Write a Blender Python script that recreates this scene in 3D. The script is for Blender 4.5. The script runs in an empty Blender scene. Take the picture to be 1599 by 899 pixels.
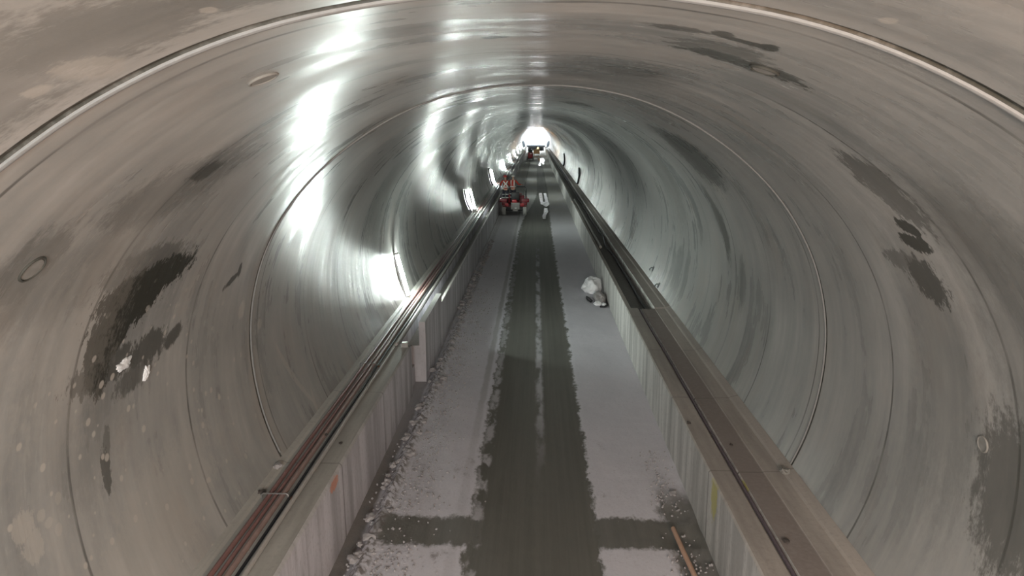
import bpy, bmesh, math, random
from mathutils import Vector, Matrix, noise
import numpy as np
PI = math.pi
C = bpy.context.scene.collection
S = bpy.context.scene
S.view_settings.view_transform = 'Standard'
S.view_settings.look = 'None'
S.view_settings.gamma = 1
S.view_settings.use_curve_mapping = False
S.view_settings.exposure = 0.4
S.cycles.diffuse_bounces = 8
S.cycles.max_bounces = 12
S.cycles.sample_clamp_indirect = 8

# ------------------------------------------------------------------ tunnel profile (angle from the springline, radius)
ZC = 2.8
PROF = [(-48, 3.74), (-38, 3.72), (-29, 3.66), (-23, 3.62), (-15, 3.555), (-7, 3.495), (0, 3.44), (12, 3.325), (25, 3.17), (37, 3.02),
        (47, 2.915), (57, 2.84), (66, 2.785), (76, 2.73), (90, 2.69)]
PA = np.array([p[0] for p in PROF], float); PR = np.array([p[1] for p in PROF], float)
_aa = np.linspace(-48, 90, 277); _rr = np.interp(_aa, PA, PR)
for _ in range(30):                                     # round off the table's corners
    _rr[1:-1] = .25 * _rr[:-2] + .5 * _rr[1:-1] + .25 * _rr[2:]
    _rr[-1] = _rr[-2]
def rad_at(a):
    a = a if a <= 90 else 180 - a
    return float(np.interp(a, _aa, _rr))
def wall_pt(a, y, off=0.0):
    """point on the lining at angle a (degrees, right springline = 0), off metres inside it"""
    r = rad_at(a) - off; t = math.radians(a)
    return Vector((r * math.cos(t), y, ZC + r * math.sin(t)))
def wall_frame(a, y, off=0.0):
    p = wall_pt(a, y, off); q = wall_pt(a + .5, y, off) - wall_pt(a - .5, y, off); q.normalize()
    n = Vector((0, 1, 0)).cross(q); 
    if n.dot(Vector((0, y, ZC)) - p) < 0: n = -n
    return p, q, n                                       # point, upward/around tangent, inward normal
ARC = 3.3
def U(a): return math.radians(a) * ARC

# ------------------------------------------------------------------ materials
class NT:
    def __init__(s, name):
        s.m = bpy.data.materials.new(name); s.m.use_nodes = True
        s.t = s.m.node_tree; s.n = s.t.nodes; s.b = s.n['Principled BSDF']
    def node(s, typ, **kw):
        x = s.n.new(typ)
        for k, v in kw.items(): setattr(x, k, v)
        return x
    def put(s, sock, v):
        if isinstance(v, bpy.types.NodeSocket): s.t.links.new(v, sock)
        elif v is not None: sock.default_value = v
    def math(s, op, a, b=None, c=None, clamp=False):
        x = s.node('ShaderNodeMath', operation=op, use_clamp=clamp)
        s.put(x.inputs[0], a); s.put(x.inputs[1], b)
        if c is not None: s.put(x.inputs[2], c)
        return x.outputs[0]
    def sm(s, v, lo, hi, a=0., b=1.):
        x = s.node('ShaderNodeMapRange', interpolation_type='SMOOTHSTEP')
        s.put(x.inputs['Value'], v); s.put(x.inputs['From Min'], lo); s.put(x.inputs['From Max'], hi)
        x.inputs['To Min'].default_value = a; x.inputs['To Max'].default_value = b
        return x.outputs['Result']
    def noise(s, vec, scale, sc=(1, 1, 1), detail=4, rough=.55, loc=(0, 0, 0)):
        mp = s.node('ShaderNodeMapping'); s.put(mp.inputs['Vector'], vec)
        mp.inputs['Scale'].default_value = sc; mp.inputs['Location'].default_value = loc
        x = s.node('ShaderNodeTexNoise'); s.t.links.new(mp.outputs[0], x.inputs['Vector'])
        x.inputs['Scale'].default_value = scale; x.inputs['Detail'].default_value = detail; x.inputs['Roughness'].default_value = rough
        return x.outputs['Fac']
    def mix(s, f, a, b, typ='MIX'):
        x = s.node('ShaderNodeMix', data_type='RGBA', blend_type=typ)
        s.put(x.inputs[0], f)
        for sock, v in ((x.inputs[6], a), (x.inputs[7], b)):
            s.put(sock, v if isinstance(v, bpy.types.NodeSocket) else (*v, 1))
        return x.outputs[2]
    def blob(s, vec, cx, cy, rx, ry, rot, nz, amp, soft):
        mp = s.node('ShaderNodeMapping', vector_type='TEXTURE'); s.put(mp.inputs['Vector'], vec)
        mp.inputs['Location'].default_value = (cx, cy, 0); mp.inputs['Rotation'].default_value = (0, 0, math.radians(rot)); mp.inputs['Scale'].default_value = (rx, ry, 1)
        l = s.node('ShaderNodeVectorMath', operation='LENGTH'); s.t.links.new(mp.outputs[0], l.inputs[0])
        d = s.math('MULTIPLY_ADD', nz, amp, l.outputs['Value'])
        return s.sm(d, 1 + amp * .5 - soft, 1 + amp * .5 + soft, 1, 0)
    def bump(s, h, strength, dist, prev=None):
        x = s.node('ShaderNodeBump'); s.put(x.inputs['Height'], h)
        x.inputs['Strength'].default_value = strength; x.inputs['Distance'].default_value = dist
        if prev is not None: s.t.links.new(prev, x.inputs['Normal'])
        return x.outputs['Normal']
    def fin(s, col=None, rough=None, normal=None, metal=None, spec=None):
        if col is not None: s.put(s.b.inputs['Base Color'], col if isinstance(col, bpy.types.NodeSocket) else (*col, 1))
        s.put(s.b.inputs['Roughness'], rough)
        if normal is not None: s.put(s.b.inputs['Normal'], normal)
        s.put(s.b.inputs['Metallic'], metal); s.put(s.b.inputs['Specular IOR Level'], spec)
        return s.m

def simple(name, col, rough=.6, metal=0., var=.25, scale=12, bump=.15, spec=.5):
    t = NT(name); tc = t.node('ShaderNodeTexCoord').outputs['Object']
    n = t.noise(tc, scale, detail=5)
    c = t.mix(n, tuple(x * (1 - var) for x in col), tuple(min(1, x * (1 + var)) for x in col))
    return t.fin(c, rough, t.bump(n, bump, .01), metal, spec)
def emitter(name, col, strength):
    t = NT(name); t.b.inputs['Base Color'].default_value = (.8, .8, .8, 1)
    t.b.inputs['Emission Color'].default_value = (*col, 1); t.b.inputs['Emission Strength'].default_value = strength
    return t.m

def lining_material():
    t = NT('tunnel_lining_concrete')
    uv = t.node('ShaderNodeUVMap', uv_map='UVMap').outputs['UV']
    sep = t.node('ShaderNodeSeparateXYZ'); t.t.links.new(uv, sep.inputs[0]); u, v = sep.outputs[0], sep.outputs[1]
    # trowel streaks run around the ring: long in u, short in v
    st1 = t.noise(uv, 1, (.35, 2.6, 1), 6, .6)
    st2 = t.noise(uv, 1, (.9, 9., 1), 5, .6, (3, 7, 0))
    big = t.noise(uv, 1, (.45, .6, 1), 5, .62, (11, 3, 0))
    fine = t.noise(uv, 14, (1, 1, 1), 6, .65)
    k = t.math('ADD', t.math('MULTIPLY', st1, .45), t.math('MULTIPLY', big, .55))
    k = t.math('MULTIPLY_ADD', t.math('SUBTRACT', st2, .5), .16, k)
    base = t.node('ShaderNodeValToRGB'); t.t.links.new(k, base.inputs[0])
    e = base.color_ramp.elements; e[0].position = .30; e[0].color = (.20, .205, .205, 1); e[1].position = .70; e[1].color = (.50, .49, .475, 1)
    m = e.new(.45); m.color = (.315, .318, .31, 1); m = e.new(.57); m.color = (.40, .395, .38, 1)
    col = base.outputs[0]
    col = t.mix(t.sm(fine, .45, .75, 0, .22), col, (.45, .42, .385))
    brown = t.noise(uv, 1, (.5, 1.2, 1), 4, .6, (20, 1, 5))
    col = t.mix(t.sm(brown, .5, .72, 0, .35), col, (.36, .315, .275))
    # ring joints every 1.9 m, faint
    fr = t.math('ABSOLUTE', t.math('SUBTRACT', t.math('FRACT', t.math('ADD', t.math('MULTIPLY', t.math('SUBTRACT', v, 3.1), 1 / 1.9), .5)), .5))
    jn = t.math('MULTIPLY', t.sm(fr, .004, .012, 1, 0), t.sm(st2, .4, .6, .25, .75))
    col = t.mix(jn, col, (.07, .07, .065))
    # wet or sooty patches with their own shape
    nz = t.math('SUBTRACT', t.noise(uv, 1, (4., 12., 1), 9, .72, (1, 9, 0)), .5)
    nz2 = t.math('SUBTRACT', t.noise(uv, 9, (1, 1.3, 1), 5, .6, (5, 2, 0)), .5)
    nz3 = t.math('SUBTRACT', t.noise(uv, 26, (1, 2., 1), 5, .65, (8, 2, 0)), .5)
    nn = t.math('ADD', t.math('ADD', t.math('MULTIPLY', nz, 1.5), t.math('MULTIPLY', nz2, 1.2)), nz3)
    dark = None
    for g, w in ((2.82, .03), (8.57, .02)):          # groove shadow and dirt painted into the two open joints
        b = t.math('MULTIPLY', t.sm(t.math('ABSOLUTE', t.math('SUBTRACT', v, g)), w, w + .008, 1, 0), t.sm(nz, -.25, .1, .6, .92))
        dark = b if dark is None else t.math('MAXIMUM', dark, b)
    for a, y, ru, rv, rot, amp, soft, s in STAINS:
        b = t.math('MULTIPLY', t.blob(uv, U(a), y, ru, rv, rot, nn, amp, soft), s)
        dark = b if dark is None else t.math('MAXIMUM', dark, b)
    col = t.mix(dark, col, (.028, .029, .022))
    pale = None
    for a, y, ru, rv, rot, amp, soft, s in PALES:
        b = t.math('MULTIPLY', t.blob(uv, U(a), y, ru, rv, rot, nn, amp, soft), s)
        pale = b if pale is None else t.math('MAXIMUM', pale, b)
    # splashes of grout on the lower left wall
    vo = t.node('ShaderNodeTexVoronoi'); vo.inputs['Scale'].default_value = 8.; t.t.links.new(uv, vo.inputs['Vector'])
    sz = t.node('ShaderNodeSeparateColor'); t.t.links.new(vo.outputs['Color'], sz.inputs[0])
    thr = t.sm(sz.outputs[0], .3, 1., .03, .3)
    sp = t.sm(t.math('SUBTRACT', vo.outputs['Distance'], thr), -.08, .02, 1, 0)
    area = t.blob(uv, U(191), 5.6, 1.05, 1.9, 0, nz2, .8, .35)
    sp = t.math('MULTIPLY', t.math('MULTIPLY', sp, area), t.sm(sz.outputs[0], .3, .35, 0, .8))
    pale = t.math('MAXIMUM', pale, sp)
    col = t.mix(pale, col, (.50, .47, .43))
    # surface: ripples along the tunnel that break a reflection into beads, plus pores
    rp = t.noise(uv, 1, (.25, 1.5, 1), 3, .5, (2, 2, 0))
    nrm = t.bump(rp, .28, .05)
    rp2 = t.noise(uv, 1, (.9, 3.2, 1), 2, .5, (6, 2, 0))
    nrm = t.bump(rp2, .3, .02, nrm)
    nrm = t.bump(st2, .12, .012, nrm)
    nrm = t.bump(fine, .2, .004, nrm)
    ro = t.sm(t.math('ADD', t.math('MULTIPLY', big, .6), t.math('MULTIPLY', st1, .4)), .38, .66, .24, .46)
    return t.fin(col, ro, nrm, 0., .09)

# (angle, y, half size around, half size along, rotation, ragged, soft, strength)
STAINS = [
    (162.0, 5.72, .10, .36, 6, 2.0, .07, .95), (164.6, 5.60, .13, .26, 15, 2.0, .07, .95), (167.6, 5.42, .14, .17, 25, 1.6, .07, .95), (171.2, 5.28, .20, .10, 20, 1.5, .07, .92), (173.6, 5.42, .07, .22, 0, 2.4, .2, .7), (158.4, 5.5, .09, .30, 0, 2.4, .3, .5),
    (174.3, 6.1, .07, .13, 0, 2.8, .3, .7), (174.4, 6.55, .05, .10, 20, 1.5, .3, .75), (177.5, 5.9, .06, .15, 10, 2, .4, .6), (188.2, 5.45, .08, .03, 0, 2.6, .3, .65), (184.5, 5.5, .06, .02, 0, 2.6, .3, .5),
    (169.4, 7.75, .03, .12, 20, 1, .4, .8), (168, 7.9, .06, .03, 20, 1, .4, .8), (140, 5.12, .07, .10, 0, 2, .4, .8), (143, 4.98, .20, .35, 20, 2, .6, .4),
    (152.3, 3.9, .16, .14, 0, 2, .6, .4), (181, 5.3, .35, .3, 0, 1.2, .8, .2), (156, 4.4, .2, .5, 0, 1.4, .8, .3),
    (72.4, 3.5, .04, .05, 0, 1.2, .15, .7), (69.7, 3.58, .09, .03, 0, 1.4, .15, .75), (67.6, 3.56, .035, .05, 0, 1.2, .15, .8), (76.3, 3.57, .09, .04, 0, 2, .4, .6),
    (66.5, 4.17, .20, .06, 0, 2.4, .2, .75), (70.5, 3.98, .12, .10, 0, 3., .3, .5), (64.2, 4.16, .13, .09, 0, 1.6, .15, .6),
    (75.3, 5.9, .13, .14, 0, 3, .3, .5), (78, 6.3, .3, .5, 0, 2, .7, .3), (75.3, 13.2, .14, .3, 0, 2.4, .3, .6), (95.4, 4.22, .03, .03, 0, 2, .4, .8), (94.5, 4.2, .04, .03, 0, 2, .4, .7),
    (38.5, 5.26, .13, .10, 20, 3.4, .2, .6), (35.0, 5.3, .14, .10, 20, 3.4, .2, .55), (28.6, 5.5, .045, .09, 0, 1.8, .15, .85), (25.7, 5.58, .05, .12, 0, 1.8, .15, .85),
    (18.7, 5.78, .09, .11, 0, 3., .25, .75), (21, 5.95, .05, .16, 0, 3, .3, .55), (36.7, 11.7, .26, .45, 10, 3.2, .25, .65), (41, 11.9, .26, .26, 0, 3.2, .3, .45),
    (-6.5, 5.0, .3, .25, 0, 2, .5, .6), (27, 4.55, .5, .35, 0, 1.2, .9, .4), (8, 5.9, .8, .3, 0, 1.3, .9, .25), (12, 4.7, .5, .3, 0, 1.3, .9, .3),
    (7.8, 13.1, .25, .12, 0, 2, .5, .6), (14, 13.3, .3, .1, 0, 2, .6, .5), (-5, 12.2, .2, .1, 0, 2, .6, .45),
    (128, 2.2, .3, .2, 0, 2.4, .7, .35), (118, 2.3, .2, .15, 0, 2.2, .6, .4), (109, 2.35, .15, .1, 0, 2.2, .6, .4), (138, 1.9, .3, .15, 0, 2, .8, .35),
    (152, 15.5, .9, .5, 0, 2.4, .8, .35), (30, 17.5, .8, .6, 0, 2.4, .8, .4), (48, 16.5, .4, .9, 0, 2.4, .8, .35), (20, 25, .8, .9, 0, 2.4, .8, .4),
]
PALES = [
    (187.2, 4.47, .065, .07, 10, 1.3, .15, .5), (190.2, 4.53, .06, .06, 20, 1.6, .15, .45), (187.5, 4.66, .03, .03, 0, 1, .2, .4), (189, 4.72, .025, .03, 0, 1, .2, .4), (190.6, 4.8, .03, .025, 0, 1, .2, .4), (187.0, 4.85, .03, .025, 0, 1, .2, .35), (199.5, 9.82, .5, .035, 36, .9, .3, .45), (207.6, 10.2, .12, .03, -20, .9, .3, .45),
    (177.4, 8.27, .07, .06, 0, 1, .25, .55), (183, 8.9, .04, .05, 0, 1, .3, .5), (122, 2.55, .05, .08, 0, 2, .4, .5), (125.5, 2.5, .03, .03, 0, 1.6, .4, .6), (112, 2.45, .02, .03, 0, 1, .3, .6),
    (66, 2.55, .02, .03, 0, 1, .3, .6), (77, 2.6, .02, .03, 0, 1, .3, .6), (165, 4.9, .4, .25, 0, 2.4, .6, .2), (200, 6.1, .2, .5, 10, 2.4, .5, .25), (203, 5.6, .2, .3, 10, 2.4, .5, .25),
]

def floor_material():
    t = NT('road_bed_concrete')
    P = t.node('ShaderNodeTexCoord').outputs['Object']
    sep = t.node('ShaderNodeSeparateXYZ'); t.t.links.new(P, sep.inputs[0]); x, y = sep.outputs[0], sep.outputs[1]
    e1 = t.math('SUBTRACT', t.noise(P, 1, (5, 2.2, 1), 6, .65), .5)
    e2 = t.math('SUBTRACT', t.noise(P, 1, (16, 10, 1), 4, .6, (4, 4, 0)), .5)
    en = t.math('ADD', t.math('MULTIPLY', e1, .34), t.math('MULTIPLY', e2, .14))
    bigs = t.noise(P, 1, (1.1, .5, 1), 5, .6)
    fine = t.noise(P, 22, (1, 1, 1), 6, .7)
    # dry, dusty bed
    dry = t.mix(bigs, (.57, .56, .61), (.74, .725, .78))
    dry = t.mix(t.sm(fine, .5, .72, 0, .3), dry, (.38, .36, .375))
    tan = t.math('MULTIPLY', t.sm(y, 30, 60, 0, .75), t.sm(t.noise(P, 1, (.6, .25, 1), 3), .3, .6, .5, 1.))
    dry = t.mix(tan, dry, (.50, .48, .42))
    # brown scuffs
    sc = t.math('MULTIPLY', t.sm(t.noise(P, 1, (2.2, 1.2, 1), 5, .7, (9, 0, 0)), .6, .72), t.sm(y, 9, 13, .6, .0))
    dry = t.mix(sc, dry, (.16, .13, .125))
    # wet strip worn by the traffic
    sh = t.sm(y, 36, 62)
    eL = t.math('MULTIPLY_ADD', sh, .95, -.83); eR = t.math('MULTIPLY_ADD', sh, .18, .82)
    wl = t.sm(t.math('SUBTRACT', t.math('ADD', x, en), eL), -.035, .035)
    wr = t.sm(t.math('SUBTRACT', t.math('ADD', x, en), eR), -.035, .035, 1, 0)
    strip = t.math('MULTIPLY', t.math('MULTIPLY', wl, wr), t.sm(y, 80, 110, 1, .45))
    # dry scabs left in the strip
    scab = t.math('MULTIPLY', t.sm(t.math('ABSOLUTE', t.math('ADD', t.math('SUBTRACT', x, .10), t.math('MULTIPLY', e1, .12))), .03, .10, 1, 0),
                  t.math('MULTIPLY', t.sm(t.noise(P, 1, (3, .9, 1), 4, .6, (0, 3, 0)), .40, .58), t.sm(y, 9.5, 13.5)))
    scab2 = t.math('MULTIPLY', t.sm(t.math('ABSOLUTE', t.math('ADD', t.math('ADD', x, .74), t.math('MULTIPLY', e1, .2))), .03, .10, 1, 0), t.sm(t.noise(P, 1, (3, 1.3, 1), 4, .6, (7, 3, 0)), .44, .56, 0, .9))
    scab = t.math('MAXIMUM', t.math('MULTIPLY', scab, t.sm(y, 26, 36, .62, 0)), t.math('MULTIPLY', scab2, t.sm(y, 10, 30, .7, .2)))
    strip = t.math('MULTIPLY', strip, t.math('SUBTRACT', 1, scab))
    # damp band right across the bed
    yb = t.math('ADD', y, t.math('MULTIPLY', en, 1.3))
    band = t.math('MULTIPLY', t.sm(yb, 8.16, 8.28), t.sm(yb, 8.86, 8.98, 1, 0))
    band = t.math('MULTIPLY', band, t.sm(x, -2.08, -1.9, 0, .96))
    mud = t.math('MULTIPLY', t.sm(t.math('ADD', x, t.math('MULTIPLY', en, 1.2)), 1.62, 1.78), t.sm(t.math('ADD', y, t.math('MULTIPLY', en, 2)), 9.3, 10.0, 1, 0))
    wet = t.math('MAXIMUM', strip, t.math('MAXIMUM', band, t.math('MULTIPLY', mud, .9)))
    lanes = t.noise(P, 1, (9, .12, 1), 4, .6, (3, 3, 0))
    wetc = t.mix(lanes, (.085, .087, .074), (.20, .195, .175))
    wetc = t.mix(t.math('MULTIPLY', fine, .2), wetc, (.17, .16, .14))
    col = t.mix(wet, dry, wetc)
    # old tyre track beside the strip
    tr = t.math('MULTIPLY', t.sm(t.math('ABSOLUTE', t.math('ADD', t.math('ADD', x, .98), t.math('MULTIPLY', e1, .1))), .03, .09, 1, 0), t.sm(y, 10, 16, .12, .45))
    col = t.mix(tr, col, (.17, .165, .15))
    gut = t.math('MULTIPLY', t.sm(t.math('ADD', x, t.math('MULTIPLY', e1, .12)), -2.22, -2.14, 1, 0), t.sm(y, 9.5, 14, .85, .55))
    col = t.mix(gut, col, (.12, .10, .075))
    ridge = t.math('MULTIPLY', t.math('MULTIPLY', t.sm(t.math('ABSOLUTE', t.math('ADD', x, 2.02)), .06, .16, 1, 0), t.sm(e2, -.08, .1)), t.sm(y, 24, 40, .85, .4))
    col = t.mix(ridge, col, (.16, .14, .125))
    crumb = t.math('MULTIPLY', t.sm(t.math('ADD', x, t.math('MULTIPLY', e1, .8)), -1.35, -1.75), t.sm(y, 14, 26, 1, .0))
    h = t.math('MULTIPLY_ADD', fine, t.math('MULTIPLY_ADD', crumb, .8, .25), t.math('MULTIPLY', wet, -.3))
    nrm = t.bump(h, .6, .02)
    nrm = t.bump(t.noise(P, 1, (4, 1.5, 1), 4), .3, .03, nrm)
    ro = t.math('MULTIPLY_ADD', wet, -.22, .9)
    return t.fin(col, ro, nrm, 0., .4)

def kerb_material(name, tint, warm):
    t = NT(name); P = t.node('ShaderNodeTexCoord').outputs['Object']
    sep = t.node('ShaderNodeSeparateXYZ'); t.t.links.new(P, sep.inputs[0]); x, y, z = sep.outputs
    g = t.node('ShaderNodeNewGeometry'); sn = t.node('ShaderNodeSeparateXYZ'); t.t.links.new(g.outputs['True Normal'], sn.inputs[0])
    top = t.sm(sn.outputs[2], .6, .8)
    a = t.noise(P, 1, (1, 3.2, .35), 5, .6); b = t.noise(P, 1, (4, .35, 4), 5, .6, (2, 0, 0)); f = t.noise(P, 18, detail=5)
    face = t.mix(t.sm(a, .35, .65), tuple(c * .72 for c in tint), tuple(min(1, c * 1.15) for c in tint))
    upc = t.mix(t.sm(b, .3, .7), tuple(c * .7 for c in warm), warm)
    if '_warm' in name:                                  # trough band coloured darker, more so in the far length
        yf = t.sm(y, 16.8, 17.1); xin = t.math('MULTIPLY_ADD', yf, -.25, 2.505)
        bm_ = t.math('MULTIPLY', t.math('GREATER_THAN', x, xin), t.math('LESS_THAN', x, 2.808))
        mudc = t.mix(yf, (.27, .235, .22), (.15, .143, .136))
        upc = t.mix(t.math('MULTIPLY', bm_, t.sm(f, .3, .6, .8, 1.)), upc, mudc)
    c = t.mix(top, face, upc)
    c = t.mix(t.sm(f, .5, .75, 0, .3), c, tuple(v * .55 for v in warm))
    fr = t.math('ABSOLUTE', t.math('SUBTRACT', t.math('FRACT', t.math('MULTIPLY', t.math('ADD', y, .45), 1 / 2.55)), .5))
    c = t.mix(t.math('MULTIPLY', t.sm(fr, .0035, .009, .7, 0), t.math('MULTIPLY_ADD', top, -.6, 1)), c, (.06, .058, .055))
    # spray paint marks
    yz = t.node('ShaderNodeCombineXYZ'); t.put(yz.inputs[0], y); t.put(yz.inputs[1], z)
    nz = t.math('SUBTRACT', f, .5)
    for (cy, cz, ry, rz, col, xs) in ((8.1, .86, .05, .022, (.70, .27, .15), -1), (8.15, .80, .04, .10, (.55, .50, .12), 1)):
        m = t.math('MULTIPLY', t.math('MULTIPLY', t.blob(yz.outputs[0], cy, cz, ry, rz, 0, nz, 5, .5), t.sm(t.math('MULTIPLY', x, xs), 1.5, 1.9)), t.math('SUBTRACT', 1, top))
        c = t.mix(t.math('MULTIPLY', m, .7), c, col)
    nrm = t.bump(t.math('ADD', f, t.math('MULTIPLY', a, .8)), .3, .012)
    return t.fin(c, .75, nrm, 0., .35)

M = dict(
    lining=lining_material(), road=floor_material(),
    kerb_l=kerb_material('kerb_concrete_pale', (.60, .585, .62), (.47, .455, .42)),
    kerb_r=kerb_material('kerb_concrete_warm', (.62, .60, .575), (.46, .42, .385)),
    bead=simple('joint_seal_strip', (.27, .275, .275), .9, 0, .15, 30, .15, .1),
    endwall=simple('pale_sheeting', (.8, .81, .82), .7, 0, .08, 3),
    red_pipe=simple('red_brown_pipe', (.23, .125, .115), .5, 0, .3, 9), brown_pipe=simple('brown_pipe', (.30, .21, .19), .5, 0, .3, 9),
    grey_pipe=simple('grey_conduit', (.40, .38, .36), .45, 0, .2, 9), black_cable=simple('black_cable', (.02, .02, .024), .5, 0, .3, 20),
    violet=simple('dusty_cable', (.13, .105, .12), .6, 0, .3, 20), pale_pipe=simple('pale_pipe', (.55, .54, .50), .5, 0, .15, 9),
    stone=simple('rubble_stone', (.35, .335, .34), .9, 0, .45, 9, .5), dark_stone=simple('dark_rubble', (.07, .06, .055), .9, 0, .4, 6, .5),
    metal=simple('galvanised_steel', (.45, .45, .46), .4, .8, .15, 14), dark_steel=simple('dark_steel', (.05, .055, .06), .5, .4, .3, 10),
    blue_steel=simple('blue_grey_steel', (.13, .16, .20), .5, .3, .3, 5), rust=simple('rusty_steel', (.16, .07, .045), .7, .3, .4, 20),
    lamp_body=simple('white_lamp_body', (.75, .76, .76), .4, 0, .05, 10), tube=emitter('lit_tube', (.88, 1., .94), 265.),
    flood=emitter('lit_floodlight', (.92, .98, 1.), 330.), amber=emitter('lit_amber_beacon', (1., .42, .08), 60.),
    red_paint=simple('red_paint', (.50, .035, .045), .4, 0, .25, 7), dark_red=simple('dark_red_paint', (.20, .02, .03), .45, 0, .3, 7),
    grey_paint=simple('dusty_grey_panel', (.36, .35, .34), .6, 0, .25, 9), tyre=simple('dusty_tyre', (.52, .52, .50), .9, 0, .2, 15, .4), black=simple('black_vinyl', (.018, .018, .02), .5, 0, .3, 12),
    white_lens=simple('white_reflector', (.9, .9, .88), .3, 0, .05), vest=simple('orange_red_vest', (.48, .06, .04), .8, 0, .15, 30), stripe=simple('silver_white_reflective_tape', (.92, .92, .88), .35, 0, .05, 30),
    trousers=simple('dark_work_trousers', (.03, .03, .045), .85, 0, .25, 20), skin=simple('skin', (.55, .34, .25), .55, 0, .1, 20), helmet_r=simple('red_helmet', (.5, .05, .04), .35, 0, .1), helmet_w=simple('white_helmet', (.8, .78, .74), .35, 0, .1),
    bag=simple('white_plastic_film', (.90, .90, .94), .4, 0, .1, 8, .4), sack=simple('grey_paper_sack', (.46, .43, .43), .8, 0, .2, 8, .3), foam=simple('white_plaster_lump', (.78, .80, .82), .7, 0, .12, 25, .4),
    wood=simple('orange_timber', (.50, .32, .23), .6, 0, .2, 8), water=simple('still_water', (.02, .022, .022), .0, 0, .1, 3, .0), plug=simple('grout_plug_mortar', (.24, .235, .22), .8, 0, .3, 16), ring_dark=simple('dark_socket_ring', (.06, .06, .052), .7, 0, .3, 20),
    cab=simple('pale_orange_box', (.85, .55, .28), .5, 0, .12, 5),  # warm glow put into the base colour of a pale box
)

# ------------------------------------------------------------------ builders
def link(name, bm, mat, parent=None, smooth=True, sharp=40):
    me = bpy.data.meshes.new(name)
    bmesh.ops.recalc_face_normals(bm, faces=bm.faces)
    bm.to_mesh(me); bm.free(); me.materials.append(mat)
    if smooth:
        for p in me.polygons: p.use_smooth = True
        me.set_sharp_from_angle(angle=math.radians(sharp))
    o = bpy.data.objects.new(name, me); C.objects.link(o)
    if parent is not None: o.parent = parent
    return o
def tag(o, label, cat, group=None, kind=None):
    o['label'] = label; o['category'] = cat
    if group: o['group'] = group
    if kind: o['kind'] = kind
    return o
def struct(o, label=None):
    o['kind'] = 'structure'
    if label: o['label'] = label; o['category'] = o.name.split('_')[0].split('.')[0]
    return o
def thing(name, label, cat, loc=(0, 0, 0), rot=(0, 0, 0), group=None):
    o = bpy.data.objects.new(name, None); C.objects.link(o); o.location = loc; o.rotation_euler = rot
    o.empty_display_size = .1
    return tag(o, label, cat, group)
def box(bm, c, s, bevel=.0, rot=None, taper=None):
    r = bmesh.ops.create_cube(bm, size=1)['verts']
    for v in r:
        v.co = Vector((v.co.x * s[0], v.co.y * s[1], v.co.z * s[2]))
        if taper and v.co.z > 0: v.co.x *= taper[0]; v.co.y *= taper[1]
    if bevel:
        es = list({e for v in r for e in v.link_edges})
        rr = bmesh.ops.bevel(bm, geom=es, offset=bevel, segments=2, affect='EDGES', profile=.6)
        r = list({v for f in rr['faces'] for v in f.verts} | {v for v in r if v.is_valid})
    mt = Matrix.Translation(c) @ (rot.to_4x4() if rot is not None else Matrix())
    bmesh.ops.transform(bm, matrix=mt, verts=r)
    return bm
def tube(bm, pts, r, seg=10, cap=True):
    """a round tube along pts; r a number or one radius per point"""
    pts = [Vector(p) for p in pts]; rs = r if isinstance(r, (list, tuple)) else [r] * len(pts)
    rings = []; n0 = None
    for i, p in enumerate(pts):
        d = (pts[min(i + 1, len(pts) - 1)] - pts[max(i - 1, 0)]).normalized()
        if n0 is None:
            n0 = d.orthogonal().normalized()
        else:
            n0 = (n0 - d * n0.dot(d)).normalized()
        b = d.cross(n0)
        rings.append([bm.verts.new(p + (n0 * math.cos(2 * PI * k / seg) + b * math.sin(2 * PI * k / seg)) * rs[i]) for k in range(seg)])
    for A, B in zip(rings, rings[1:]):
        for k in range(seg): bm.faces.new((A[k], A[(k + 1) % seg], B[(k + 1) % seg], B[k]))
    if cap: bm.faces.new(rings[0]); bm.faces.new(rings[-1])
    return bm
def prism(bm, poly, ys):
    """the cross-section poly (x, z) swept along ys"""
    rings = [[bm.verts.new((x, y, z)) for x, z in poly] for y in ys]
    n = len(poly)
    for A, B in zip(rings, rings[1:]):
        for k in range(n): bm.faces.new((A[k], A[(k + 1) % n], B[(k + 1) % n], B[k]))
    bm.faces.new(rings[0]); bm.faces.new(rings[-1])
    return bm
NB = bmesh.new
def copy_tree(o, parent=None):
    c = o.copy(); C.objects.link(c); c.parent = parent
    for ch in list(o.children): copy_tree(ch, c)
    return c

# ------------------------------------------------------------------ the setting
YEND = 196.
def build_lining():
    bm = NB(); uvl = bm.loops.layers.uv.new('UVMap')
    angs = [-48 + i * (276 / 138) for i in range(139)]
    rows = []                                             # (y, outward offset)
    y = -5.
    while y < 26: rows.append((y, 0.)); y += .35
    while y < 60: rows.append((y, 0.)); y += 1.2
    while y <= YEND + 2: rows.append((y, 0.)); y += 4.
    for g, w in ((2.82, .055), (8.57, .035)):              # open joint grooves
        rows = [r for r in rows if abs(r[0] - g) > .12]
        rows += [(g - w / 2 - .002, 0.), (g - w / 2, .012), (g + w / 2, .012), (g + w / 2 + .002, 0.)]
    rows.sort()
    V = []
    for yy, o in rows: V.append([bm.verts.new(wall_pt(a, yy, -o)) for a in angs])
    for i in range(len(rows) - 1):
        for j in range(len(angs) - 1):
            f = bm.faces.new((V[i][j], V[i][j + 1], V[i + 1][j + 1], V[i + 1][j]))
            for lp, (ii, jj) in zip(f.loops, ((i, j), (i, j + 1), (i + 1, j + 1), (i + 1, j))):
                lp[uvl].uv = (U(angs[jj]), rows[ii][0])
    return link('wall_lining', bm, M['lining'], sharp=30)
struct(build_lining(), 'curved streaked concrete lining all around the tunnel')

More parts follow.
